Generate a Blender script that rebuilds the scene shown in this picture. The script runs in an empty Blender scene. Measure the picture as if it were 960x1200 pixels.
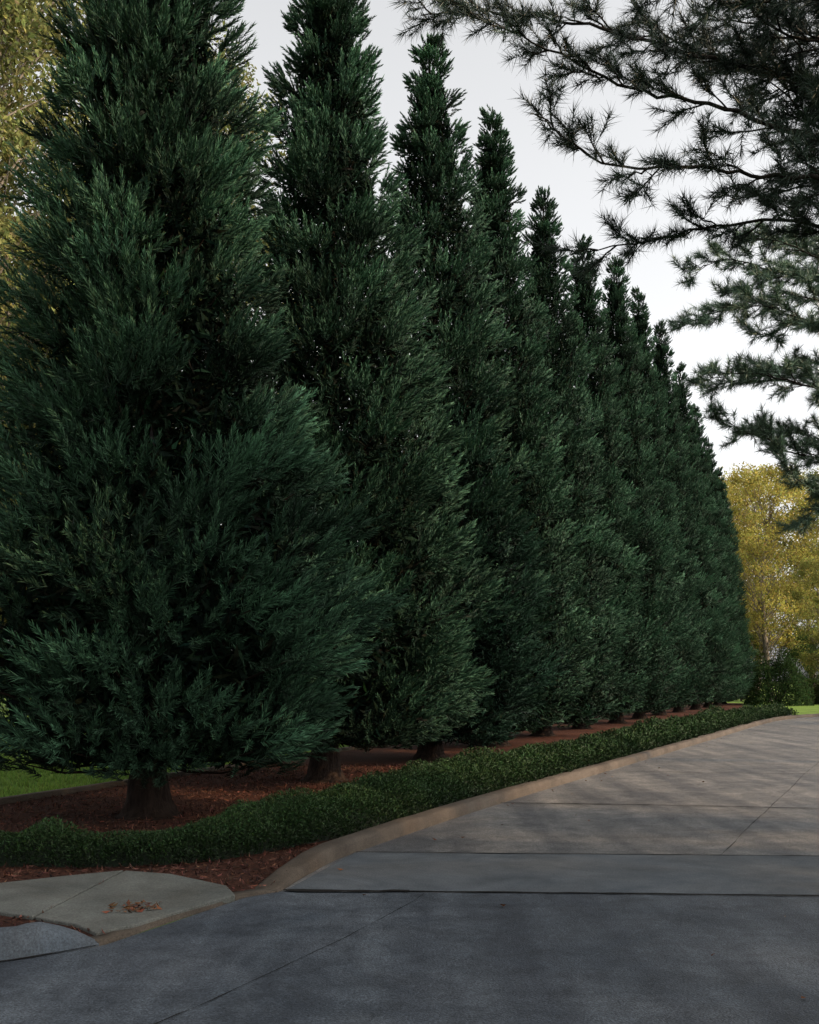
import bpy, math, numpy as np
from mathutils import Vector
R = np.random.default_rng(7)
scene = bpy.context.scene

# ------------------------------------------------------------------ helpers
def norm(a):
    return a / (np.linalg.norm(a, axis=-1, keepdims=True) + 1e-9)

def build(name, parts, mats, loc=(0,0,0), link=True):
    me = bpy.data.meshes.new(name)
    V=[];L=[];S=[];MI=[];C=[];SM=[]; off=0; lo=0
    for v,f,c,m,s in parts:
        v=np.asarray(v,dtype=np.float32).reshape(-1,3); f=np.asarray(f,dtype=np.int32)
        k=f.shape[1]
        V.append(v); L.append((f+off).ravel()); S.append(lo+np.arange(len(f))*k)
        MI.append(np.full(len(f),m)); SM.append(np.full(len(f),s,dtype=bool))
        if c is None: c=np.full((len(v),3),.5)
        C.append(np.concatenate([np.asarray(c).reshape(-1,3),np.ones((len(v),1))],axis=1))
        off+=len(v); lo+=f.size
    V=np.concatenate(V);L=np.concatenate(L);S=np.concatenate(S);MI=np.concatenate(MI);C=np.concatenate(C);SM=np.concatenate(SM)
    me.vertices.add(len(V)); me.vertices.foreach_set('co',V.ravel())
    me.loops.add(len(L)); me.loops.foreach_set('vertex_index',L.astype(np.int32))
    me.polygons.add(len(S)); me.polygons.foreach_set('loop_start',S.astype(np.int32))
    me.polygons.foreach_set('material_index',MI.astype(np.int32))
    me.update(calc_edges=True)
    me.polygons.foreach_set('use_smooth',SM)
    a=me.color_attributes.new('Col','FLOAT_COLOR','POINT'); a.data.foreach_set('color',C.astype(np.float32).ravel())
    for m in mats: me.materials.append(m)
    print('MESH',name,len(S))
    if not link: return me
    ob=bpy.data.objects.new(name,me); ob.location=loc; scene.collection.objects.link(ob)
    return ob

def tube(path, rad, sides=7, col=(.5,.5,.5), mat=0, wob=0.0, rng=R):
    P=np.asarray(path,float); n=len(P); rad=np.asarray(rad,float)
    T=norm(np.gradient(P,axis=0))
    ref=np.array([0,0,1.]) if abs(T[0][2])<.9 else np.array([1.,0,0])
    A=norm(np.cross(T,ref)); B=np.cross(T,A)
    ang=np.linspace(0,2*np.pi,sides,endpoint=False)
    rr=rad[:,None]*(1+wob*rng.normal(size=(n,sides)))
    V=P[:,None,:]+rr[...,None]*(np.cos(ang)[None,:,None]*A[:,None,:]+np.sin(ang)[None,:,None]*B[:,None,:])
    i=np.arange(n-1)[:,None]*sides; j=np.arange(sides)[None,:]; j2=(j+1)%sides
    F=np.stack([i+j,i+j2,i+sides+j2,i+sides+j],axis=-1).reshape(-1,4)
    return (V.reshape(-1,3),F,np.tile(col,(n*sides,1)),mat,True)

def merge(parts):
    off=0;V=[];F=[];C=[]
    for v,f,c,m,s in parts:
        V.append(v);F.append(f+off);C.append(c);off+=len(v)
    return (np.concatenate(V),np.concatenate(F),np.concatenate(C),parts[0][3],parts[0][4])

def needles(B,D,L,w,cb,ct,rng,mat=1):
    N=len(B); S=norm(np.cross(D,rng.normal(size=(N,3))))*(w*.5)
    V=np.stack([B-S,B+S,B+D*np.asarray(L).reshape(-1,1)],axis=1)
    C=np.stack([cb,cb,ct],axis=1)
    return (V.reshape(-1,3),np.arange(N*3).reshape(-1,3),C.reshape(-1,3),mat,False)

def leaves(P,size,rng,col,up=0.3,mat=1,ratio=.5,dirs=None,flat=False):
    N=len(P); d=norm(rng.normal(size=(N,3))+ (0 if dirs is None else dirs))
    if flat:
        d[:,2]*=.25; d=norm(d)
        s=norm(np.cross(d,np.array([0,0,1.])+.35*rng.normal(size=(N,3))))
    else:
        d[:,2]+=up*rng.normal(size=N)*.3; d=norm(d)
        s=norm(np.cross(d,rng.normal(size=(N,3))+np.array([0,0,up])))
    L=(size*rng.uniform(.6,1.25,N))[:,None]; 
    nn=np.cross(d,s)*L*.12
    V=np.stack([P-d*L*.5,P+s*L*ratio*.5+nn,P+d*L*.5,P-s*L*ratio*.5+nn],axis=1)
    C=np.repeat(col,4,axis=0)
    return (V.reshape(-1,3),np.arange(N*4).reshape(-1,4),C,mat,False)

def catmull(pts,step=.5):
    P=np.asarray(pts,float); P=np.vstack([2*P[0]-P[1],P,2*P[-1]-P[-2]])
    out=[]
    for i in range(1,len(P)-2):
        n=max(2,int(np.linalg.norm(P[i+1][:2]-P[i][:2])/step))
        for t in np.linspace(0,1,n,endpoint=False):
            out.append(.5*((2*P[i])+(-P[i-1]+P[i+1])*t+(2*P[i-1]-5*P[i]+4*P[i+1]-P[i+2])*t*t+(-P[i-1]+3*P[i]-3*P[i+1]+P[i+2])*t**3))
    out.append(P[-2]); return np.array(out)

# ------------------------------------------------------------------ materials
def newmat(name):
    m=bpy.data.materials.new(name); m.use_nodes=True; nt=m.node_tree
    return m,nt,nt.nodes['Principled BSDF']
def ramp(nt,stops):
    n=nt.nodes.new('ShaderNodeValToRGB'); e=n.color_ramp.elements
    e[0].position=stops[0][0]; e[0].color=(*stops[0][1],1); e[1].position=stops[-1][0]; e[1].color=(*stops[-1][1],1)
    for p,c in stops[1:-1]:
        x=e.new(p); x.color=(*c,1)
    return n
def noise(nt,scale,detail=4,rough=.6,coord='Object',dist=0):
    tc=nt.nodes.new('ShaderNodeTexCoord'); n=nt.nodes.new('ShaderNodeTexNoise'); n.inputs['Scale'].default_value=scale
    n.inputs['Detail'].default_value=detail; n.inputs['Roughness'].default_value=rough; n.inputs['Distortion'].default_value=dist
    nt.links.new(tc.outputs[coord],n.inputs['Vector']); return n
def mixc(nt,a,b,fac,mode='MIX'):
    n=nt.nodes.new('ShaderNodeMix'); n.data_type='RGBA'; n.blend_type=mode
    for sock,v in ((n.inputs[6],a),(n.inputs[7],b),(n.inputs[0],fac)):
        if hasattr(v,'is_output'): nt.links.new(v,sock)
        elif isinstance(v,(int,float)): sock.default_value=v
        else: sock.default_value=(*v,1)
    return n.outputs[2]
def bump(nt,h,bs,strength,dist=.01):
    b=nt.nodes.new('ShaderNodeBump'); b.inputs['Strength'].default_value=strength; b.inputs['Distance'].default_value=dist
    nt.links.new(h,b.inputs['Height']); nt.links.new(b.outputs[0],bs.inputs['Normal'])

def foliage_mat(name,trans=0,rough=.55,spec=.3):
    m,nt,bs=newmat(name)
    at=nt.nodes.new('ShaderNodeVertexColor'); at.layer_name='Col'; c=at.outputs[0]
    if trans==0:
        nt.links.new(c,bs.inputs['Base Color']); bs.inputs['Roughness'].default_value=rough
        bs.inputs['Specular IOR Level'].default_value=spec; return m
    df=nt.nodes.new('ShaderNodeBsdfDiffuse'); nt.links.new(c,df.inputs[0])
    tr=nt.nodes.new('ShaderNodeBsdfTranslucent'); nt.links.new(c,tr.inputs[0])
    mx=nt.nodes.new('ShaderNodeMixShader'); mx.inputs[0].default_value=trans
    nt.links.new(df.outputs[0],mx.inputs[1]); nt.links.new(tr.outputs[0],mx.inputs[2])
    nt.links.new(mx.outputs[0],nt.nodes['Material Output'].inputs[0]); return m
M_fir=foliage_mat('conifer_needles',0,.6,.12)
M_inner=foliage_mat('inner_shaded_foliage',0,.9,.0)
M_pine=foliage_mat('pine_needles',0,.5,.3)
M_leaf=foliage_mat('broad_leaves',.45)
M_cover=foliage_mat('groundcover_leaves',0,.55,.10)
M_grassb=foliage_mat('grass_blades',.3)
M_litter=foliage_mat('litter_bits',0,.8,.15)

def bark(name,a,b,scale=9):
    m,nt,bs=newmat(name); tc=nt.nodes.new('ShaderNodeTexCoord'); mp=nt.nodes.new('ShaderNodeMapping')
    mp.inputs['Scale'].default_value=(1,1,.22); nt.links.new(tc.outputs['Object'],mp.inputs[0])
    n=nt.nodes.new('ShaderNodeTexNoise'); n.inputs['Scale'].default_value=scale; n.inputs['Detail'].default_value=5; n.inputs['Roughness'].default_value=.7
    nt.links.new(mp.outputs[0],n.inputs['Vector'])
    r=ramp(nt,[(.35,a),(.65,b)]); nt.links.new(n.outputs[0],r.inputs[0]); nt.links.new(r.outputs[0],bs.inputs['Base Color'])
    bs.inputs['Roughness'].default_value=.95; bs.inputs['Specular IOR Level'].default_value=.1; bump(nt,n.outputs[0],bs,1,.05); return m
M_bark=bark('conifer_bark',(.008,.0055,.0045),(.030,.020,.015),14)
M_pbark=bark('pine_bark',(.010,.009,.008),(.035,.029,.025))
M_lbark=bark('pale_bark',(.08,.07,.055),(.22,.19,.15))

def asphalt(name,a,b,spec=.3,cont=1.0):
    m,nt,bs=newmat(name)
    big=noise(nt,.55,5,.7,dist=.8); mid=noise(nt,3.6,6,.8,dist=.3); fine=noise(nt,80,2,.8)
    tc=nt.nodes.new('ShaderNodeTexCoord')
    r1=ramp(nt,[(.32,a),(.68,b)]); nt.links.new(big.outputs[0],r1.inputs[0])
    r2=ramp(nt,[(.32,(.52,.52,.53)),(.70,(1.42,1.40,1.36))]); nt.links.new(mid.outputs[0],r2.inputs[0])
    r3=ramp(nt,[(.3,(.25,.25,.25)),(.7,(1.75,1.75,1.75))]); nt.links.new(fine.outputs[0],r3.inputs[0])
    c=mixc(nt,r1.outputs[0],r2.outputs[0],1.0,'MULTIPLY'); c=mixc(nt,c,r3.outputs[0],1.0,'MULTIPLY')
    mp=nt.nodes.new('ShaderNodeMapping'); mp.inputs['Rotation'].default_value=(0,0,math.radians(25)); mp.inputs['Scale'].default_value=(1.6,.1,1)
    nt.links.new(tc.outputs['Object'],mp.inputs[0]); st=nt.nodes.new('ShaderNodeTexNoise'); st.inputs['Scale'].default_value=1.6; st.inputs['Detail'].default_value=5
    nt.links.new(mp.outputs[0],st.inputs['Vector']); rs=ramp(nt,[(.35,(.60,.61,.64)),(.65,(1.35,1.32,1.25))]); nt.links.new(st.outputs[0],rs.inputs[0])
    c=mixc(nt,c,rs.outputs[0],.9,'MULTIPLY')
    nt.links.new(c,bs.inputs['Base Color']); bs.inputs['Roughness'].default_value=.58; bs.inputs['Specular IOR Level'].default_value=spec
    bump(nt,fine.outputs[0],bs,.9,.012); return m
M_asph=asphalt('worn_sunlit_asphalt',(.055,.058,.064),(.130,.128,.126),.3)  # worn grey, base colour lightened further for the far road's glow
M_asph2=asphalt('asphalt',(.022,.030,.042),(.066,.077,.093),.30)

def concrete(name,a,b,stain=(.5,.42,.34),stfac=.5):
    m,nt,bs=newmat(name); n1=noise(nt,1.7,6,.7); n2=noise(nt,70,2,.8)
    r=ramp(nt,[(.3,a),(.7,b)]); nt.links.new(n1.outputs[0],r.inputs[0])
    r2=ramp(nt,[(.3,(.65,.65,.65)),(.7,(1.3,1.3,1.3))]); nt.links.new(n2.outputs[0],r2.inputs[0])
    c=mixc(nt,r.outputs[0],r2.outputs[0],1.0,'MULTIPLY')
    n3=noise(nt,.8,5,.7,dist=1)
    r3=ramp(nt,[(.4,(1,1,1)),(.65,stain)]); nt.links.new(n3.outputs[0],r3.inputs[0]); c=mixc(nt,c,r3.outputs[0],stfac,'MULTIPLY')
    nt.links.new(c,bs.inputs['Base Color']); bs.inputs['Roughness'].default_value=.85; bs.inputs['Specular IOR Level'].default_value=.2; bump(nt,n2.outputs[0],bs,.5,.006); return m
M_kerb=concrete('kerb_concrete',(.036,.029,.022),(.085,.068,.052))
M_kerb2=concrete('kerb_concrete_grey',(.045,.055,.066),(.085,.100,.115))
M_walk=concrete('pavement_concrete',(.064,.068,.062),(.125,.128,.115))
M_strip=concrete('road_concrete',(.052,.062,.072),(.100,.110,.119),(.55,.54,.52),.7)
M_joint_shade,nt_,bs_=newmat('joint_tar_shade'); bs_.inputs['Base Color'].default_value=(.010,.009,.008,1); bs_.inputs['Roughness'].default_value=.9; bs_.inputs['Specular IOR Level'].default_value=.1

def soil(name,stops,scale,bd=.03):
    m,nt,bs=newmat(name); n1=noise(nt,scale,5,.8); n2=noise(nt,.7,2,.6)
    r=ramp(nt,stops); nt.links.new(n1.outputs[0],r.inputs[0]); r2=ramp(nt,[(.3,(.6,.6,.6)),(.7,(1.25,1.2,1.1))]); nt.links.new(n2.outputs[0],r2.inputs[0])
    c=mixc(nt,r.outputs[0],r2.outputs[0],1.0,'MULTIPLY'); nt.links.new(c,bs.inputs['Base Color']); bs.inputs['Roughness'].default_value=.95; bs.inputs['Specular IOR Level'].default_value=.1
    bump(nt,n1.outputs[0],bs,.9,bd); return m
M_mulch=soil('bark_mulch',[(.35,(.012,.006,.005)),(.5,(.045,.018,.012)),(.68,(.10,.042,.027))],28)
M_grass=soil('lawn',[(.3,(.06,.12,.02)),(.55,(.12,.20,.04)),(.75,(.18,.26,.06))],18,.02)

# ------------------------------------------------------------------ world, sun, camera
SUN_EL=28; SUN_AZ=105
w=bpy.data.worlds.new('World'); scene.world=w; w.use_nodes=True; nt=w.node_tree
sky=nt.nodes.new('ShaderNodeTexSky'); sky.sky_type='NISHITA'; sky.sun_disc=False; sky.sun_elevation=math.radians(SUN_EL); sky.sun_rotation=math.radians(SUN_AZ)
sky.air_density=1.0; sky.dust_density=3.5; sky.ozone_density=1.0
hs=nt.nodes.new('ShaderNodeHueSaturation'); hs.inputs['Saturation'].default_value=.07; hs.inputs['Value'].default_value=2.2
nt.links.new(sky.outputs[0],hs.inputs['Color']); nt.links.new(hs.outputs[0],nt.nodes['Background'].inputs[0]); nt.nodes['Background'].inputs[1].default_value=.15
sd=bpy.data.lights.new('sun','SUN'); sd.energy=5.0; sd.angle=math.radians(1.5); sd.color=(1,.66,.36)
so=bpy.data.objects.new('sun',sd); scene.collection.objects.link(so)
az=math.radians(SUN_AZ); el=math.radians(SUN_EL)
d=Vector((math.sin(az)*math.cos(el),math.cos(az)*math.cos(el),math.sin(el)))
so.rotation_euler=d.to_track_quat('Z','Y').to_euler()
cd=bpy.data.cameras.new('camera'); cam=bpy.data.objects.new('camera',cd); scene.collection.objects.link(cam); scene.camera=cam
cam.location=(0,0,1.6); cam.rotation_euler=(math.radians(90),0,0)
cd.sensor_fit='VERTICAL'; cd.sensor_height=36; cd.sensor_width=36; cd.lens=36; cd.shift_y=.164; cd.clip_end=3000
scene.view_settings.view_transform='Standard'
try: scene.view_settings.look='None'
except Exception: pass
scene.view_settings.exposure=0

# ------------------------------------------------------------------ ground, road, kerbs
def sheet(name,pts,z,mat):
    me=bpy.data.meshes.new(name); me.from_pydata([(x,y,z) for x,y in pts],[],[list(range(len(pts)))]); me.materials.append(mat)
    o=bpy.data.objects.new(name,me); scene.collection.objects.link(o); return o
sheet('ground',[(-900,-900),(900,-900),(900,900),(-900,900)],0,M_grass)
kerb_pts=[(-.98,7.66),(-.74,8.75),(-.33,9.85),(1.36,13.6),(4.5,20),(8.4,28),(12.4,36.2),(15.5,41.7),(19.5,46),(26,50.5),(36,55),(70,61)]
KP=catmull(kerb_pts,.4)
rk_pts=[(60,48),(40,44),(30,41),(21.9,35),(14,20),(10.9,13.6),(8.9,8),(5,-2),(1,-12)]
RK=catmull(rk_pts,.8)
k2_pts=[(-9,3.4),(-4,5.02),(-2.5,5.68),(-2.1,5.93),(-1.86,6.14)]
road=[tuple(p) for p in k2_pts]+[(-1.80,6.2),(-1.18,7.52)]+[tuple(p) for p in KP]+[tuple(p) for p in RK]+[(-9,-12)]
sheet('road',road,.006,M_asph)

def sweep(path,prof,hs=None,left=1):
    P=np.asarray(path,float); n=len(P); T=norm(np.gradient(P,axis=0)); Nn=np.stack([-T[:,1],T[:,0]],1)*left
    hs=np.ones(n) if hs is None else hs; pr=np.array(prof); k=len(pr)
    V=np.zeros((n,k,3)); V[:,:,:2]=P[:,None,:]+Nn[:,None,:]*pr[None,:,0,None]; V[:,:,2]=pr[None,:,1]*hs[:,None]
    V[:,1:-1,2]+=.003*R.normal(size=(n,1)); V[:,1:-1,:2]+=.004*R.normal(size=(n,1,2))
    i=np.arange(n-1)[:,None]*k; j=np.arange(k-1)[None,:]
    F=np.stack([i+j,i+k+j,i+k+j+1,i+j+1],-1).reshape(-1,4)
    return (V.reshape(-1,3),F,None,0,True)
prof=[(0,-.02),(.012,.09),(.03,.122),(.055,.134),(.17,.138),(.2,.125),(.205,-.02)]
L_=np.concatenate([[0],np.cumsum(np.linalg.norm(np.diff(KP,axis=0),axis=1))])
hsc=np.clip(.22+L_/1.6,0,1)
build('kerb',[sweep(KP,prof,hsc)],[M_kerb])
K2=catmull(k2_pts,.08); L2=np.linalg.norm(K2-K2[-1],axis=1)
k2prof=[(0,-.02),(.0,.08),(.02,.13),(.05,.16),(.10,.175),(.15,.165),(.19,.13),(.215,.06),(.22,-.02)]
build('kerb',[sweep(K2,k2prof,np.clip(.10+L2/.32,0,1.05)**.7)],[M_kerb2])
build('kerb',[sweep(RK[::-1],[(-a,b) for a,b in prof])],[M_kerb])
DK=np.array([(-1.86,6.14),(-1.80,6.25),(-1.6,6.7),(-1.35,7.2),(-1.2,7.5),(-.98,7.66)])
DKs=catmull(DK,.1)
build('dropped_kerb',[sweep(DKs,[(0,-.02),(.008,.03),(.12,.036),(.125,-.02)])],[M_kerb])

SH=.75   # bed edge behind the trees
ED=catmull([(-9.6+SH,3.4),(-5.57+SH,13.9),(2.3+SH,34.3),(8+SH,48),(15+SH,60),(20+SH,71)],.8)
bed=[(-9,3.9),(-2.6,5.86),(-1.9,6.22),(-1.3,7.55),(-1.05,7.72)]+[(p[0]-.1,p[1]+.03) for p in KP[2:] if p[1]<37]+[(14,41),(17,52),(22.5,69),(20+SH,71),(15+SH,60),(8+SH,48),(2.3+SH,34.3),(-5.57+SH,13.9),(-9.2+SH,4.5)]
sheet('mulch_bed',bed,.03,M_mulch)
def slab(name,poly,z0,z1,mat):
    n=len(poly); me=bpy.data.meshes.new(name)
    V=[(x,y,z0) for x,y in poly]+[(x,y,z1) for x,y in poly]
    F=[list(range(n,2*n))]+[[i,(i+1)%n,n+(i+1)%n,n+i] for i in range(n)]
    me.from_pydata(V,[],F); me.materials.append(mat); o=bpy.data.objects.new(name,me); scene.collection.objects.link(o)
    b=o.modifiers.new('b','BEVEL'); b.width=.008; b.segments=2; b.limit_method='ANGLE'; return o
poly_a=[(-2.31,8.33),(-1.9,8.18),(-1.38,7.72),(-1.26,7.40),(-1.73,6.52),(-1.92,6.27),(-2.12,6.5),(-2.45,6.70)]
poly_b=[(-8.5,8.0),(-3.2,7.75),(-2.7,8.1),(-2.325,8.33),(-2.465,6.70),(-2.8,6.86),(-3.4,6.95),(-8.5,6.9)]
slab('pavement',poly_a,.0,.052,M_walk); slab('pavement',poly_b,.0,.055,M_walk)

def strip(name,pts,wd,z,mat,jit=.0):
    P=catmull(pts,.12); T=norm(np.gradient(P,axis=0)); Nn=np.stack([-T[:,1],T[:,0]],1); n=len(P)
    wv=wd*.5*(1+jit*R.normal(size=(n,2)))
    P=P+Nn*(jit*.012*np.cumsum(R.normal(size=n))[:,None]*.3)
    A=P+Nn*np.abs(wv[:,:1]); B=P-Nn*np.abs(wv[:,1:])
    V=np.zeros((n,2,3)); V[:,0,:2]=A; V[:,1,:2]=B; V[:,:,2]=z
    i=np.arange(n-1)*2; F=np.stack([i,i+1,i+3,i+2],-1)
    return (V.reshape(-1,3),F,None,0,False)
sheet('near_asphalt',[(-1.84,6.12),(-1.80,6.2),(-1.20,7.48),(-.97,7.70),(1,7.63),(4,7.47),(8.8,7.24),(4.9,-2),(1,-11.9),(-8.9,-11.9),(-8.9,3.40),(-4,4.98),(-2.5,5.64),(-2.1,5.90)],.010,M_asph2)  # darker, bluer sheet over the near road
sheet('concrete_road_strip',[(-.93,7.74),(9.0,7.28),(9.5,9.0),(-.50,9.42)],.014,M_strip)
js=[strip('j',[(-.95,7.735),(1,7.63),(4,7.47),(8.8,7.24)],.026,.019,0,.4),
    strip('j',[(-.49,9.43),(2,9.30),(5,9.15),(9.4,8.98)],.024,.019,0,.4),
    strip('j',[(-.95,7.72),(-.5,7.66),(.0,7.69)],.06,.021,0,.5),
    strip('j',[(1.15,13.25),(3.5,12.95),(6,12.5),(10.5,12.0)],.035,.015,0,.4),
    strip('j',[(3.4,17.8),(7,17.3),(12.4,16.9)],.025,.015,0,.4),
    strip('j',[(-1.25,4.55),(-.8,5.45),(-.05,7.1),(.13,7.6)],.005,.015,0,.9),
    strip('j',[(2.8,9.25),(4.4,12.6),(8,20),(14,32)],.005,.015,0,.9),
    strip('j',[(-8,3.70),(-4,4.995),(-2.5,5.655),(-2.1,5.905),(-1.86,6.115)],.035,.016,0,.3)]  # last strip paints the dark shade along the lower-left kerb foot
build('road_joint_kerb_shade',[ (a,b,c,0,False) for a,b,c,_,_ in js],[M_joint_shade])
build('garden_edging',[sweep(ED,[(-.07,0),(-.06,.10),(.06,.10),(.07,0)])],[M_kerb])

# ------------------------------------------------------------------ scatter helpers
def in_poly(P,poly):
    x,y=P[:,0],P[:,1]; c=np.zeros(len(P),bool); n=len(poly); j=n-1
    for i in range(n):
        xi,yi=poly[i][:2]; xj,yj=poly[j][:2]
        if yi!=yj:
            c^=((yi>y)!=(yj>y))&(x<(xj-xi)*(y-yi)/(yj-yi)+xi)
        j=i
    return c
def col_var(base,n,v=.25,rng=R,hue=.1):
    b=np.array(base)[None,:]*(1+v*rng.normal(size=(n,1)))*(1+hue*rng.normal(size=(n,3))); return np.clip(b,.003,.9)

n=34000; P=np.stack([R.uniform(-5,4,n),R.uniform(5.6,19,n),np.zeros(n)],1)
P=P[in_poly(P,bed)&~in_poly(P,poly_b)&~in_poly(P,poly_a)]; P[:,2]=.037+R.uniform(0,.018,len(P))
c=col_var((.070,.030,.020),len(P),.4)
dark=R.random(len(P))<.3; c[dark]*=.3
h=len(P)//2
build('bark_chips',[leaves(P[:h],.065,R,c[:h],up=3,mat=0,ratio=.22),leaves(P[h:],.07,R,c[h:],mat=0,ratio=.3,flat=True)],[M_litter])

n=90000; u=R.random(n)**1.6; y=12+u*30; x=-.43*y-2+R.random(n)*(.55*y+4)
P=np.stack([x,y,np.zeros(n)],1)
edl=np.interp(P[:,1],ED[:,1],ED[:,0]); P=P[P[:,0]<edl-.12]
n=len(P); D=norm(np.stack([R.normal(size=n)*.4,R.normal(size=n)*.4,np.ones(n)],1))
build('grass',[needles(P,D,R.uniform(.05,.11,n),.02,col_var((.10,.18,.035),n),col_var((.20,.30,.07),n),R,0)],[M_grassb])

# ------------------------------------------------------------------ ground-cover hedge
def cover():
    base=[(-9,8.95),(-4,8.95),(-2.7,8.93),(-2.05,9.1),(-1.6,9.65),(-1.15,10.5)]
    T=norm(np.gradient(KP,axis=0)); Nn=np.stack([-T[:,1],T[:,0]],1)
    off=KP+Nn*.92
    sel=off[(KP[:,1]>11.2)&(KP[:,1]<43)]
    path=catmull(base+[tuple(p) for p in sel[::6]],.15)
    T=norm(np.gradient(path,axis=0)); Nn=np.stack([-T[:,1],T[:,0]],1)
    n=len(path); k=9; s=np.linspace(-1,1,k)
    wide=np.clip((path[:,1]-9.0)/2.2,0,1); fard=np.clip((path[:,1]-12)/12,0,1)
    sm=lambda a: np.convolve(np.pad(a,4,mode='edge'),np.ones(9)/9,'valid')
    hh=(.28+.08*wide+.08*fard)*(1+sm(.35*R.normal(size=n))); ww=(.45+.26*wide)*(1+sm(.18*R.normal(size=n)))
    V=np.zeros((n,k,3)); V[:,:,:2]=path[:,None]+Nn[:,None]*(s[None,:,None]*ww[:,None,None]*.85)
    V[:,:,2]=.02+np.sqrt(np.clip(1-s**2,0,1))[None]*hh[:,None]*.7
    i=np.arange(n-1)[:,None]*k; j=np.arange(k-1)[None,:]
    F=np.stack([i+j,i+k+j,i+k+j+1,i+j+1],-1).reshape(-1,4)
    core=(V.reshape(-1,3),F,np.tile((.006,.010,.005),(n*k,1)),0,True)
    seg=np.linalg.norm(np.gradient(path,axis=0),axis=1)
    dist=path[:,1]; wgt=seg*np.clip(11/dist,.12,1)**1.3*(.7+.5*wide); wgt[path[:,0]<-5]*=.3
    cor=(path[:,0]>-2.6)&(path[:,1]<10.6); wgt[cor]*=1.5; wgt/=wgt.sum()
    m=195000; idx=R.choice(n,m,p=wgt); s=R.uniform(-1.05,1.05,m)
    P=np.zeros((m,3)); along=T[idx]*R.uniform(-.15,.15,m)[:,None]
    P[:,:2]=path[idx]+along+Nn[idx]*(s*ww[idx])[:,None]
    X,Y=P[:,0],P[:,1]
    lump=.5+.25*np.sin(X*7.1+2*np.sin(Y*3.3))+.25*np.sin(Y*6.3+2.5*np.sin(X*4.1+1))
    top=np.sqrt(np.clip(1-(s/1.08)**2,0,1))*hh[idx]*(.74+.46*lump)
    P[:,2]=.02+top*R.uniform(.6,1.12,m)
    size=.038*np.clip((dist[idx]/11),1,2.4)
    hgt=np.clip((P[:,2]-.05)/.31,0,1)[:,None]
    c=col_var((.015,.032,.010),m,.22)*(.38+.95*hgt); yl=R.random(m)<.05; c[yl]*=np.array([1.7,1.5,1.1])  # leaf colour lightened with height, as if the top catches light
    dirs=np.zeros((m,3)); dirs[:,:2]=Nn[idx]*s[:,None]*1.2; dirs[:,2]=1.0
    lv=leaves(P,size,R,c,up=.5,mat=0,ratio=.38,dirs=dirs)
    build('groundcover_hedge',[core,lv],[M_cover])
cover()

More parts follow.
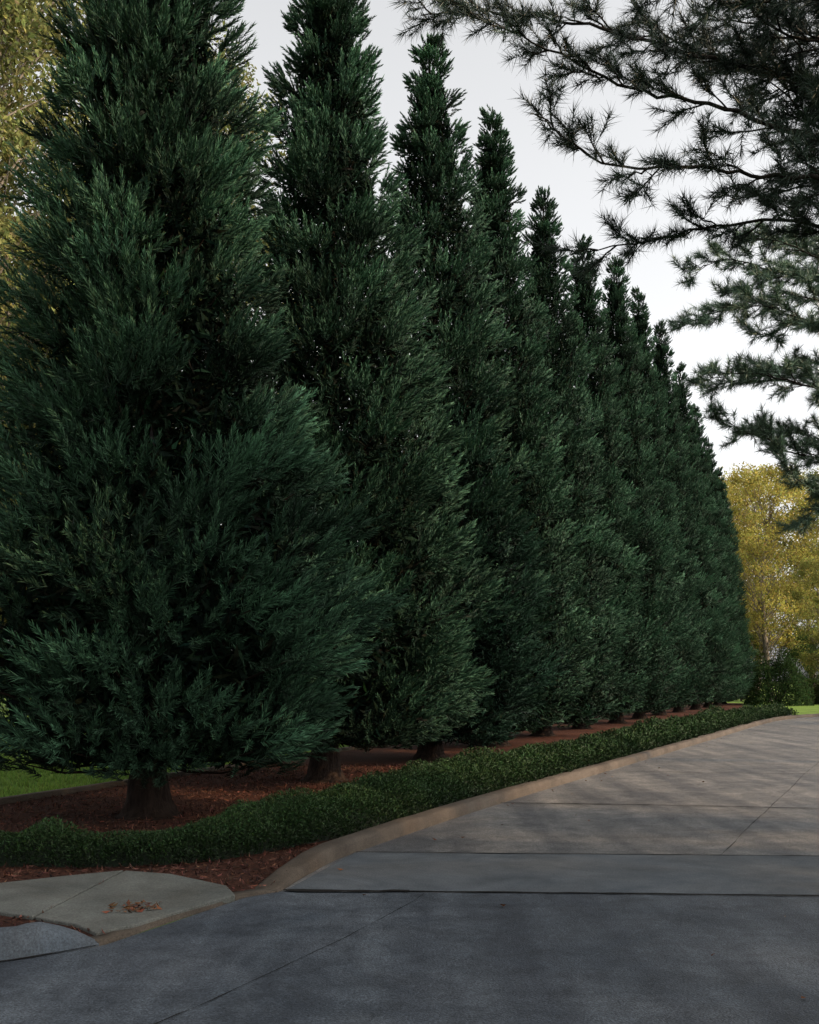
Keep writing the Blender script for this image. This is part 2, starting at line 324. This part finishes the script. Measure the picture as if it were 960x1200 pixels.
# ------------------------------------------------------------------ conifer row
def conifer(seed,H,Rm,prof,nb=200,npl=26,K=46,nw=.016,low=.42,zmin=.045):
    r=np.random.default_rng(seed); parts=[]
    tz=np.linspace(0,H*.97,22); tr=.19*(1-tz/H)**.9+.010
    zz=np.concatenate([[0,.04,.1,.2,.4],tz[1:]]); rr=np.interp(zz,tz,tr); rr[:5]=[.42,.34,.29,.25,.225]
    bend=np.stack([.05*np.sin(zz*.6+seed),.05*np.cos(zz*.5),zz],1)
    parts.append(tube(bend,rr,18,mat=0,wob=.07,rng=r))
    pz,pr=zip(*prof)
    zs=np.linspace(zmin,.99,400); pdf=np.interp(zs,pz,pr)+.42; cdf=np.cumsum(pdf);cdf/=cdf[-1]
    zt=np.interp((np.arange(nb)+r.random(nb))/nb,cdf,zs)
    azs=np.arange(nb)*2.39996+r.normal(size=nb)*.3
    rad=Rm*np.interp(zt,pz,pr)*r.uniform(.85,1.12,nb)
    z=zt*H; out=np.stack([np.cos(azs),np.sin(azs),np.zeros(nb)],1)
    cs=np.clip(.17+.18*rad,.16,.58)*r.uniform(.8,1.2,nb)
    rc=np.maximum(rad-cs*1.0,.02)
    rise=rc*np.interp(zt,[0,.12,.3,1],[-.12,.05,.38,1.0])
    tip=out*rc[:,None]; tip[:,2]=z
    root=np.zeros((nb,3)); root[:,2]=np.clip(z-rise,.6,H*.97)
    sag=rc*.10
    limbs=[]
    S5=np.linspace(0,1,4)
    for i in range(nb):
        pth=root[i]+(tip[i]-root[i])*S5[:,None]; pth[:,2]-=sag[i]*np.sin(S5*np.pi)
        limbs.append(tube(pth,(.010+.012*rad[i])*(1-.8*S5),3,mat=0,rng=r))
    parts.append(merge(limbs))
    bi=np.repeat(np.arange(nb),npl); m=len(bi)
    atend=r.random(m)<.80
    s=np.where(atend,1.0,1-.5*r.random(m))
    pos=root[bi]+(tip[bi]-root[bi])*s[:,None]; pos[:,2]-=sag[bi]*np.sin(s*np.pi)
    g=norm(r.normal(size=(m,3))); g[:,2]=g[:,2]*.8+.30; g=norm(g+out[bi]*.45)
    q=cs[bi]*np.where(atend,.35+.55*r.random(m)**.6,.5*r.random(m))
    pos+=g*q[:,None]*np.array([1,1,.66])
    pos[:,2]+=.25*q*np.maximum(np.sum(g[:,:2]*out[bi][:,:2],axis=1),0)
    upw=np.interp(zt[bi],[0,.08,.3,1],[.0,.3,.5,.9])
    d=norm(out[bi]*.75+np.array([0,0,1.])*upw[:,None]+g*.7+r.normal(size=(m,3))*.22)
    low_m=low+.22*r.random(m); pos[:,2]=np.maximum(pos[:,2],low_m)
    d[:,2]=np.where(pos[:,2]<low+.25,np.abs(d[:,2])*.6,d[:,2])
    ln=np.clip(cs[bi]*.66,.12,.32)*r.uniform(.75,1.25,m)
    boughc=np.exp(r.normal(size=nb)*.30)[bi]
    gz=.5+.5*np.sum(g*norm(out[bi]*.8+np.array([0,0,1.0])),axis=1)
    inner=np.where(atend,.26+1.0*gz**1.4,.30)  # colour shading: sprays lighter on top, darker underneath and inside
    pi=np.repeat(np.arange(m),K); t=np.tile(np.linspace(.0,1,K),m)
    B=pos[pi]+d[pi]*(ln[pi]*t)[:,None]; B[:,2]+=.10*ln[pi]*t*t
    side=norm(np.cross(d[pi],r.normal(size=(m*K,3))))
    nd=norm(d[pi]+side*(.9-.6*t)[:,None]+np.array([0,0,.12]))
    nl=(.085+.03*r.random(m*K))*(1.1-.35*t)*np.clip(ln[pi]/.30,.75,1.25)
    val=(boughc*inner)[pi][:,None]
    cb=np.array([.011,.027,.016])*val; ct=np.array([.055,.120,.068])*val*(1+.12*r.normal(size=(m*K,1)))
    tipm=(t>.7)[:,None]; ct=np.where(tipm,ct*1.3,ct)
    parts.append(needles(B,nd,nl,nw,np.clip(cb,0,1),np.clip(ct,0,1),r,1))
    # dense inner foliage close to the stem, shade put into its dark colour
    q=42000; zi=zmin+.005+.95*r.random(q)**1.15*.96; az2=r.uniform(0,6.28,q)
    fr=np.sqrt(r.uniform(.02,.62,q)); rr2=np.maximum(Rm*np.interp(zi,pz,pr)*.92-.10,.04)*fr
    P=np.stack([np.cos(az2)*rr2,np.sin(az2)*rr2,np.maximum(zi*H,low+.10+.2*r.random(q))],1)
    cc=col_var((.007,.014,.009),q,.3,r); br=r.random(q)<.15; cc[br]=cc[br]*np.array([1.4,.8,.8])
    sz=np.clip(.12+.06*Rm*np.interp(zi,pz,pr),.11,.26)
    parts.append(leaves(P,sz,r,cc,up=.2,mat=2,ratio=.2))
    return build('conifer_mesh',parts,[M_bark,M_fir,M_inner],link=False)

profA=[(0,.2),(.035,.68),(.07,.92),(.12,1.02),(.18,1.04),(.24,.96),(.30,.83),(.38,.71),(.46,.62),(.56,.53),(.70,.43),(.85,.28),(.95,.15),(1,.04)]
profB=[(0,.2),(.035,.70),(.065,.90),(.13,1.02),(.2,1.02),(.28,.93),(.38,.79),(.52,.63),(.65,.48),(.80,.33),(.92,.19),(1,.04)]
profC=[(0,.4),(.02,.72),(.05,.90),(.12,1.02),(.18,1.02),(.28,.92),(.42,.76),(.58,.61),(.7,.49),(.8,.37),(.9,.24),(.96,.14),(1,.04)]
meshA=conifer(11,13.0,2.35,profA,235,46,39,.0145,.45)
meshB=conifer(12,13.6,2.4,profB,225,43,34,.018,.50,.038)
meshC=conifer(13,14.5,2.3,profC,220,36,24,.025,.24,.022)
meshD=conifer(14,14.5,2.3,profC,220,36,24,.025,.24,.022)
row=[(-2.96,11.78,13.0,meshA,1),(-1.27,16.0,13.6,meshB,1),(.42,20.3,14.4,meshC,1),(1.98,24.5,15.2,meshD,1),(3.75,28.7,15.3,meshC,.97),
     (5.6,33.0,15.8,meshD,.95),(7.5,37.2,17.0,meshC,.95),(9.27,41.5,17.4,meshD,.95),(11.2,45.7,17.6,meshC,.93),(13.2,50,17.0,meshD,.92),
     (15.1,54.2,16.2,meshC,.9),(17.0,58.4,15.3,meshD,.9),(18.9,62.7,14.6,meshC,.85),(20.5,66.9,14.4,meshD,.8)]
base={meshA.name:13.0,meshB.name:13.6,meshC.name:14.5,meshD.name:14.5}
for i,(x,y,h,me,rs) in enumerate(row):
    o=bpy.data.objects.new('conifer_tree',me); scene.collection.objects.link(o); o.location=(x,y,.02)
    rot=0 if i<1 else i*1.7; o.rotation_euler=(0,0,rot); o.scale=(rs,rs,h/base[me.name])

# ------------------------------------------------------------------ broadleaf trees
def broadleaf(seed,H,Rc,col,z0=.25,ncl=130,per=230,ls=.11,cr=.75,barkm=M_lbark):
    r=np.random.default_rng(seed); parts=[]; limbs=[]
    tz=np.linspace(0,H*.8,12); pth=np.stack([.25*np.sin(tz*.35+seed),.25*np.cos(tz*.3+seed)-.25*math.cos(seed),tz],1)
    limbs.append(tube(pth,.014*H*(1-tz/H)**1.1+.02,8,rng=r,wob=.04))
    a=r.uniform(0,6.28,ncl); u=r.random(ncl)**.45; v=r.uniform(-1,1,ncl)
    zc=H*(z0+(1-z0)*(.5+.5*v)); sh=np.sqrt(np.clip(1-(v*.92)**2,0,1))
    C=np.stack([np.cos(a)*u*Rc*sh,np.sin(a)*u*Rc*sh,zc],1)+r.normal(size=(ncl,3))*.25
    for i in range(ncl):
        zr=max(H*.12,zc[i]-np.hypot(C[i,0],C[i,1])*.8-.6); zr=min(zr,H*.76)
        st=np.array([np.interp(zr,tz,pth[:,0]),np.interp(zr,tz,pth[:,1]),zr]); S=np.linspace(0,1,5)[:,None]
        q=st+(C[i]-st)*S; q[:,2]+=.25*np.sin(S[:,0]*np.pi)
        q[1:-1]+=r.normal(size=(3,3))*.12
        limbs.append(tube(q,.03*(1-.85*S[:,0])*(H/14),4,rng=r))
    parts.append(merge(limbs))
    ci=np.repeat(np.arange(ncl),per); m=len(ci)
    g=r.normal(size=(m,3)); g=norm(g)*(r.random((m,1))**.5)
    P=C[ci]+g*cr*np.array([1,1,.7])*np.exp(r.normal(size=ncl)*.25)[ci][:,None]
    cv=np.exp(r.normal(size=ncl)*.28)[ci][:,None]
    c=np.clip(np.array(col)*cv*(1+.2*r.normal(size=(m,1)))*(1+.08*r.normal(size=(m,3))),.005,.8)
    parts.append(leaves(P,ls,r,c,up=.4,mat=1,ratio=.6))
    return build('broadleaf_mesh',parts,[barkm,M_leaf],link=False)
mY1=broadleaf(21,17,4.2,(.29,.26,.07),.22,150,150,.20,.95)
mY2=broadleaf(22,17,4.0,(.21,.21,.06),.2,150,150,.20,.95)
mO1=broadleaf(23,20,3.8,(.15,.16,.06),.15,230,270,.14,.85)
mG1=broadleaf(24,12,3.6,(.04,.065,.02),.1,90,110,.26,.95,M_pbark)
def place(name,me,x,y,s=1,rot=0,parent=None,sz=None):
    o=bpy.data.objects.new(name,me); scene.collection.objects.link(o); o.location=(x,y,0); o.scale=(s,s,sz or s); o.rotation_euler=(0,0,rot)
    if parent: o.parent=parent
    return o
def empty(name):
    e=bpy.data.objects.new(name,None); scene.collection.objects.link(e); return e
place('broadleaf_tree',mO1,-10.2,23,1.15,0)
place('broadleaf_tree',mO1,-6.6,30,1.0,2.1)
place('broadleaf_tree',mO1,-13,29,1.1,4)
place('broadleaf_tree',mO1,-11.2,26.5,1.1,5.2)
far=empty('distant_trees')
rr=np.random.default_rng(5)
for i,(x,y,s) in enumerate([(26.5,76,1.0),(31.5,80,1.05),(24,88,1.1),(36,84,1.1),(29,92,1.15),(42,90,1.2),(34,100,1.3),(27,66,.62)]):
    place('tree_%d'%i,[mY1,mY2][i%2],x,y,s,i*1.3,far)
for i in range(12):
    x=-34+i*3.6+rr.normal(); y=52+rr.uniform(-4,8)+i*.9
    place('woodland_%d'%i,[mG1,mY2,mG1][i%3],x,y,rr.uniform(.65,.9),i,far)
for i,(x,y,s) in enumerate([(-13.5,32,.8),(-9,36,.8),(-17,35,.9),(-5,38,.7)]):
    place('thicket_%d'%i,[mG1,mY2][i%2],x,y,s*(.75 if i%2 else 1),i,far)
for i in range(6):
    place('understorey_%d'%i,mG1,21+i*3.4+rr.normal(),74+rr.uniform(-2,4),.42,i*2,far)
for i,(x,y,s) in enumerate([(15,2,1.05),(14.5,6.3,.95),(13,-4,1),(28,34,.7),(40,38,1.1),(19,-1,1.1)]):
    place('offscreen_shade_tree' ,mG1,x,y,s,i*1.1)  # out-of-view trees added to shade and dapple the road
def bush(name,x,y,rx,h,col,n=14000,ls=.14):
    r=np.random.default_rng(31); g=norm(r.normal(size=(n,3))); g[:,2]=np.abs(g[:,2]); lum=1+.12*np.sin(g[:,0]*7)+.1*np.sin(g[:,1]*9+g[:,2]*8)
    P=g*np.array([rx,rx,h])*(lum*r.uniform(.8,1.02,n))[:,None]
    c=col_var(col,n,.25,r)
    limbs=[tube(np.array([[0,0,0],[math.cos(a)*rx*.3,math.sin(a)*rx*.3,h*.4],[math.cos(a)*rx*.6,math.sin(a)*rx*.6,h*.8]]),[.05,.03,.01],5) for a in np.linspace(0,6,9)]
    build(name,[merge(limbs),leaves(P,ls,r,c,mat=1,ratio=.55)],[M_pbark,M_leaf],(x,y,0))
bush('bush',23.2,64.5,2.0,3.0,(.03,.055,.02))
bush('bush',28.3,67,1.8,1.7,(.05,.065,.025))

# ------------------------------------------------------------------ overhanging pines
def pine(name,loc,H,limbs_xyz,seed,rnd,colb,colt,nlen=.15,K=42,trunk_r=.26,step=(.10,.20),nw=.0065,sub=8):
    r=np.random.default_rng(seed); wood=[]; tp=[];td=[]
    tz=np.linspace(0,H,14); tpth=np.stack([loc[0]+.2*np.sin(tz*.3),loc[1]+.15*np.sin(tz*.4),tz],1); wood.append(tube(tpth,trunk_r*(1-.85*tz/H),12,rng=r,wob=.04))
    al=[]
    for L in limbs_xyz: al.append((np.array(L,float),1.0,True))
    for (z,az,ln) in rnd:
        S=np.linspace(0,1,5)[:,None]; dr=np.array([math.cos(az),math.sin(az),.12]); st=np.array([loc[0],loc[1],z])
        q=st+dr*ln*S; q[:,2]+=-.25*np.sin(S[:,0]*np.pi)+r.normal()*.1; al.append((q,.8,False))
    for pts,f,fine in al:
        st=np.array([[np.interp(pts[0][2]-.6,tz,tpth[:,0]),np.interp(pts[0][2]-.6,tz,tpth[:,1]),pts[0][2]-.5]]) if fine else np.zeros((0,3))
        P=np.vstack([st,pts]); Q=[]
        PP=np.vstack([2*P[0]-P[1],P,2*P[-1]-P[-2]])
        for i in range(1,len(PP)-2):
            for t in np.linspace(0,1,6,endpoint=False):
                Q.append(.5*((2*PP[i])+(-PP[i-1]+PP[i+1])*t+(2*PP[i-1]-5*PP[i]+4*PP[i+1]-PP[i+2])*t*t+(-PP[i-1]+3*PP[i]-3*PP[i+1]+PP[i+2])*t**3))
        Q.append(P[-1]); Q=np.array(Q); Q[1:-1]+=r.normal(size=(len(Q)-2,3))*.012
        seg=np.concatenate([[0],np.cumsum(np.linalg.norm(np.diff(Q,axis=0),axis=1))]); LT=seg[-1]
        wood.append(tube(Q,.042*f*(1-seg/LT)**.9+.005,6,rng=r))
        d0=LT*(.42 if fine else .35); side=1
        k_=1 if fine else 2.2
        while d0<LT:
            u=d0/LT; p=np.array([np.interp(d0,seg,Q[:,k]) for k in range(3)]); p2=np.array([np.interp(min(d0+.1,LT),seg,Q[:,k]) for k in range(3)])
            T=norm(p2-p) if d0<LT-.12 else norm(Q[-1]-Q[-3])
            sd=norm(np.cross(T,np.array([0,0,1.])))*side; side*=-1
            up=np.array([0,0,1.])
            dd=norm(T*r.uniform(.6,1.2)+sd*r.uniform(.3,.9)+up*r.normal()*.40)
            ln=(.30+.85*(1-u))*r.uniform(.5,1.15)
            S=np.linspace(0,1,6)[:,None]; q=p+dd*ln*S+up*(.12*ln*S*S)+np.vstack([np.zeros((1,3)),r.normal(size=(5,3))*.01])
            wood.append(tube(q,.009*(1-.75*S[:,0])+.0015,4,rng=r))
            tp.append(q[-1]); td.append(norm(q[-1]-q[-2]))
            nt_=int(2+ln*sub/ (1 if fine else 2))
            for _ in range(nt_):
                v=r.uniform(.25,1); b=p+dd*ln*v+up*(.12*ln*v*v); e=norm(dd*.9+r.normal(size=3)*.5+up*.15); l2=r.uniform(.10,.28)
                wood.append(tube(np.array([b,b+e*l2*.5+up*.01,b+e*l2+up*.02]),[.004,.003,.002],3,rng=r)); tp.append(b+e*l2); td.append(e)
            d0+=r.uniform(*step)*k_
    tp=np.array(tp);td=np.array(td);m=len(tp)
    pi=np.repeat(np.arange(m),K); t=r.random(m*K)
    B=tp[pi]-td[pi]*(t*.20)[:,None]; D=norm(td[pi]*r.uniform(.4,1.1,(m*K,1))+norm(r.normal(size=(m*K,3)))*.85+np.array([0,0,.08]))
    vv=np.exp(r.normal(size=m)*.3)[pi][:,None]
    parts=[merge(wood),needles(B,D,nlen*r.uniform(.7,1.15,m*K),nw,np.array(colb)*vv,np.array(colt)*vv,r,1)]
    build(name,parts,[M_pbark,M_pine])
def rndl(seed,n,z0,z1,l0,l1,a0,a1):
    r=np.random.default_rng(seed); return [(z0+(z1-z0)*(i+r.random())/n,r.uniform(a0,a1),r.uniform(l0,l1)*(1.15-.6*i/n)) for i in range(n)]
A1=[[(6,9.3,5.9),(3.6,9,6.35),(2.6,8.9,6.6),(1.95,9.0,6.8),(1.2,8.9,7.1),(.55,8.9,7.4)],
    [(6,8.7,5.6),(3.6,8.6,5.8),(2.8,8.7,5.9),(2.2,8.6,5.9),(1.65,8.7,6.0),(1.05,8.6,6.35)],
    [(6,9.8,5.2),(3.9,9.6,5.85),(2.9,9.7,5.9),(2.2,9.7,5.75),(1.7,9.8,5.7)],
    [(6,9.8,6.6),(3.8,9.5,7.1),(2.4,9.4,7.4),(1.5,9.5,7.7),(.6,9.5,7.8),(0.1,9.4,7.7)],
    [(6,8.2,6.8),(3.9,8.1,6.9),(2.7,8.0,7.0),(2.0,8.1,7.2),(1.2,8.0,7.2)],
    [(6,10.3,7.2),(4.2,10.2,7.5),(3.0,10.2,7.8),(2.2,10.2,8.2)],
    [(6,9,6.9),(4.4,8.8,7.0),(3.3,8.9,7.2),(2.6,8.8,7.7)],
    [(6,9.4,6.6),(4.6,9.3,6.8),(3.7,9.2,6.9),(3.0,9.3,7.2)],
    [(6,8.6,7.4),(4.4,8.4,7.5),(3.2,8.5,7.6),(2.2,8.6,7.9)],
    [(6,9.9,6.0),(4.6,9.9,6.5),(3.9,9.8,6.9),(3.4,9.9,7.5)],
    [(6,10.2,6.2),(4.8,10.2,6.3),(4.0,10.2,6.5),(3.3,10.2,6.4)],
    [(6,8.9,7.0),(4.6,8.8,7.3),(3.8,8.7,7.5),(3.1,8.7,7.45)],
    [(6,10.8,7.9),(4.9,10.7,8.1),(4.0,10.7,8.3),(3.2,10.8,8.2)],
    [(6,10.0,7.4),(4.6,9.9,7.7),(3.7,9.9,7.9),(2.8,9.9,8.0)],
    [(6,9.0,7.6),(4.6,9.0,7.7),(3.5,9.0,7.9),(2.5,9.1,7.8)],
    [(6,9.4,7.1),(4.8,9.4,7.3),(4.0,9.4,7.4),(3.3,9.4,7.3)],
    [(6,9.0,6.3),(4.8,9.0,6.2),(4.1,9.0,6.2),(3.5,9.0,6.1)],
    [(6,9.6,5.9),(4.9,9.6,6.1),(4.2,9.6,6.5),(3.6,9.6,6.7)]]
pine('pine_tree',(10.5,9.5),14,A1,41,rndl(1,12,8.8,13.5,1.4,2.6,0,6.28)+rndl(2,6,5,9,2.0,3.0,-1.3,1.0),(.014,.024,.017),(.042,.070,.050),.135,54,sub=10,nw=.007)
A2=[[(10,17.5,6.9),(6.8,17,7.5),(5.9,17,7.8),(5.2,17,7.75),(4.5,17,7.45)],
    [(10,17.2,5.9),(6.9,16.6,6.25),(5.6,16.7,6.6),(4.6,16.6,6.4)],
    [(10,18,8.0),(6.8,18,8.7),(5.6,18,9.0),(4.9,18,8.7)],
    [(10,18,5.2),(6.9,17.8,5.5),(6.0,17.8,5.85),(5.3,17.8,6.2)],
    [(10,17,4.8),(7.2,16.9,4.7),(6.3,16.9,5.0),(5.9,17,5.8)],
    [(10,16.4,7.6),(7,16.2,8.1),(6,16.2,8.5),(5.4,16.2,8.6)],
    [(10,18.6,6.6),(7.4,18.8,7.0),(6.2,18.8,7.1),(5.4,18.9,7.0)],
    [(10,17.6,7.6),(7.6,17.6,8.0),(6.6,17.6,8.2),(5.8,17.7,8.1)],
    [(10,18.3,8.6),(7.6,18.3,9.1),(6.8,18.3,9.4),(6.0,18.3,9.5)],
    [(10,17.4,6.3),(7.6,17.4,6.8),(6.7,17.4,7.0),(5.9,17.5,6.8)],
    [(10,17.0,7.2),(7.6,16.9,7.4),(6.6,16.9,7.5),(5.8,17.0,7.3)],
    [(10,17.9,8.2),(7.6,17.9,8.5),(6.6,18.0,8.7),(5.6,18.0,8.4)],
    [(10,18.6,5.8),(7.6,18.7,6.0),(6.8,18.8,6.2),(6.1,18.8,6.1)],
    [(10,17.2,4.9),(7.6,17.1,5.0),(6.9,17.0,4.6),(6.5,17.0,4.2)]]
pine('pine_tree',(14.5,18),13.5,A2,42,rndl(3,8,9.5,13,1.5,2.6,0,6.28)+rndl(4,3,7,9,1.5,2.5,-1.3,1.3),(.045,.08,.055),(.12,.185,.12),.16,48,nw=.011,sub=12)

# ------------------------------------------------------------------ fallen leaves
n=40; P=np.zeros((n,3)); idx=R.integers(0,60,n); P[:,:2]=KP[idx]+np.stack([np.abs(R.normal(size=n))*.4+.02,-np.abs(R.normal(size=n))*.2],1); P[:,2]=.028
q=26; Q=np.stack([R.uniform(-2,6,q),R.uniform(3.8,18,q),np.full(q,.028)],1)
s_=55; S_=np.stack([-1.86+.10*R.normal(size=s_),6.95+.09*R.normal(size=s_),np.full(s_,.066)],1)
P=np.vstack([P,Q]); 
okp=in_poly(P,road); P=P[okp]; P=np.vstack([P,S_])
build('fallen_leaves',[leaves(P,.055,R,col_var((.09,.04,.018),len(P),.4),mat=0,ratio=.5,flat=True)],[M_litter])
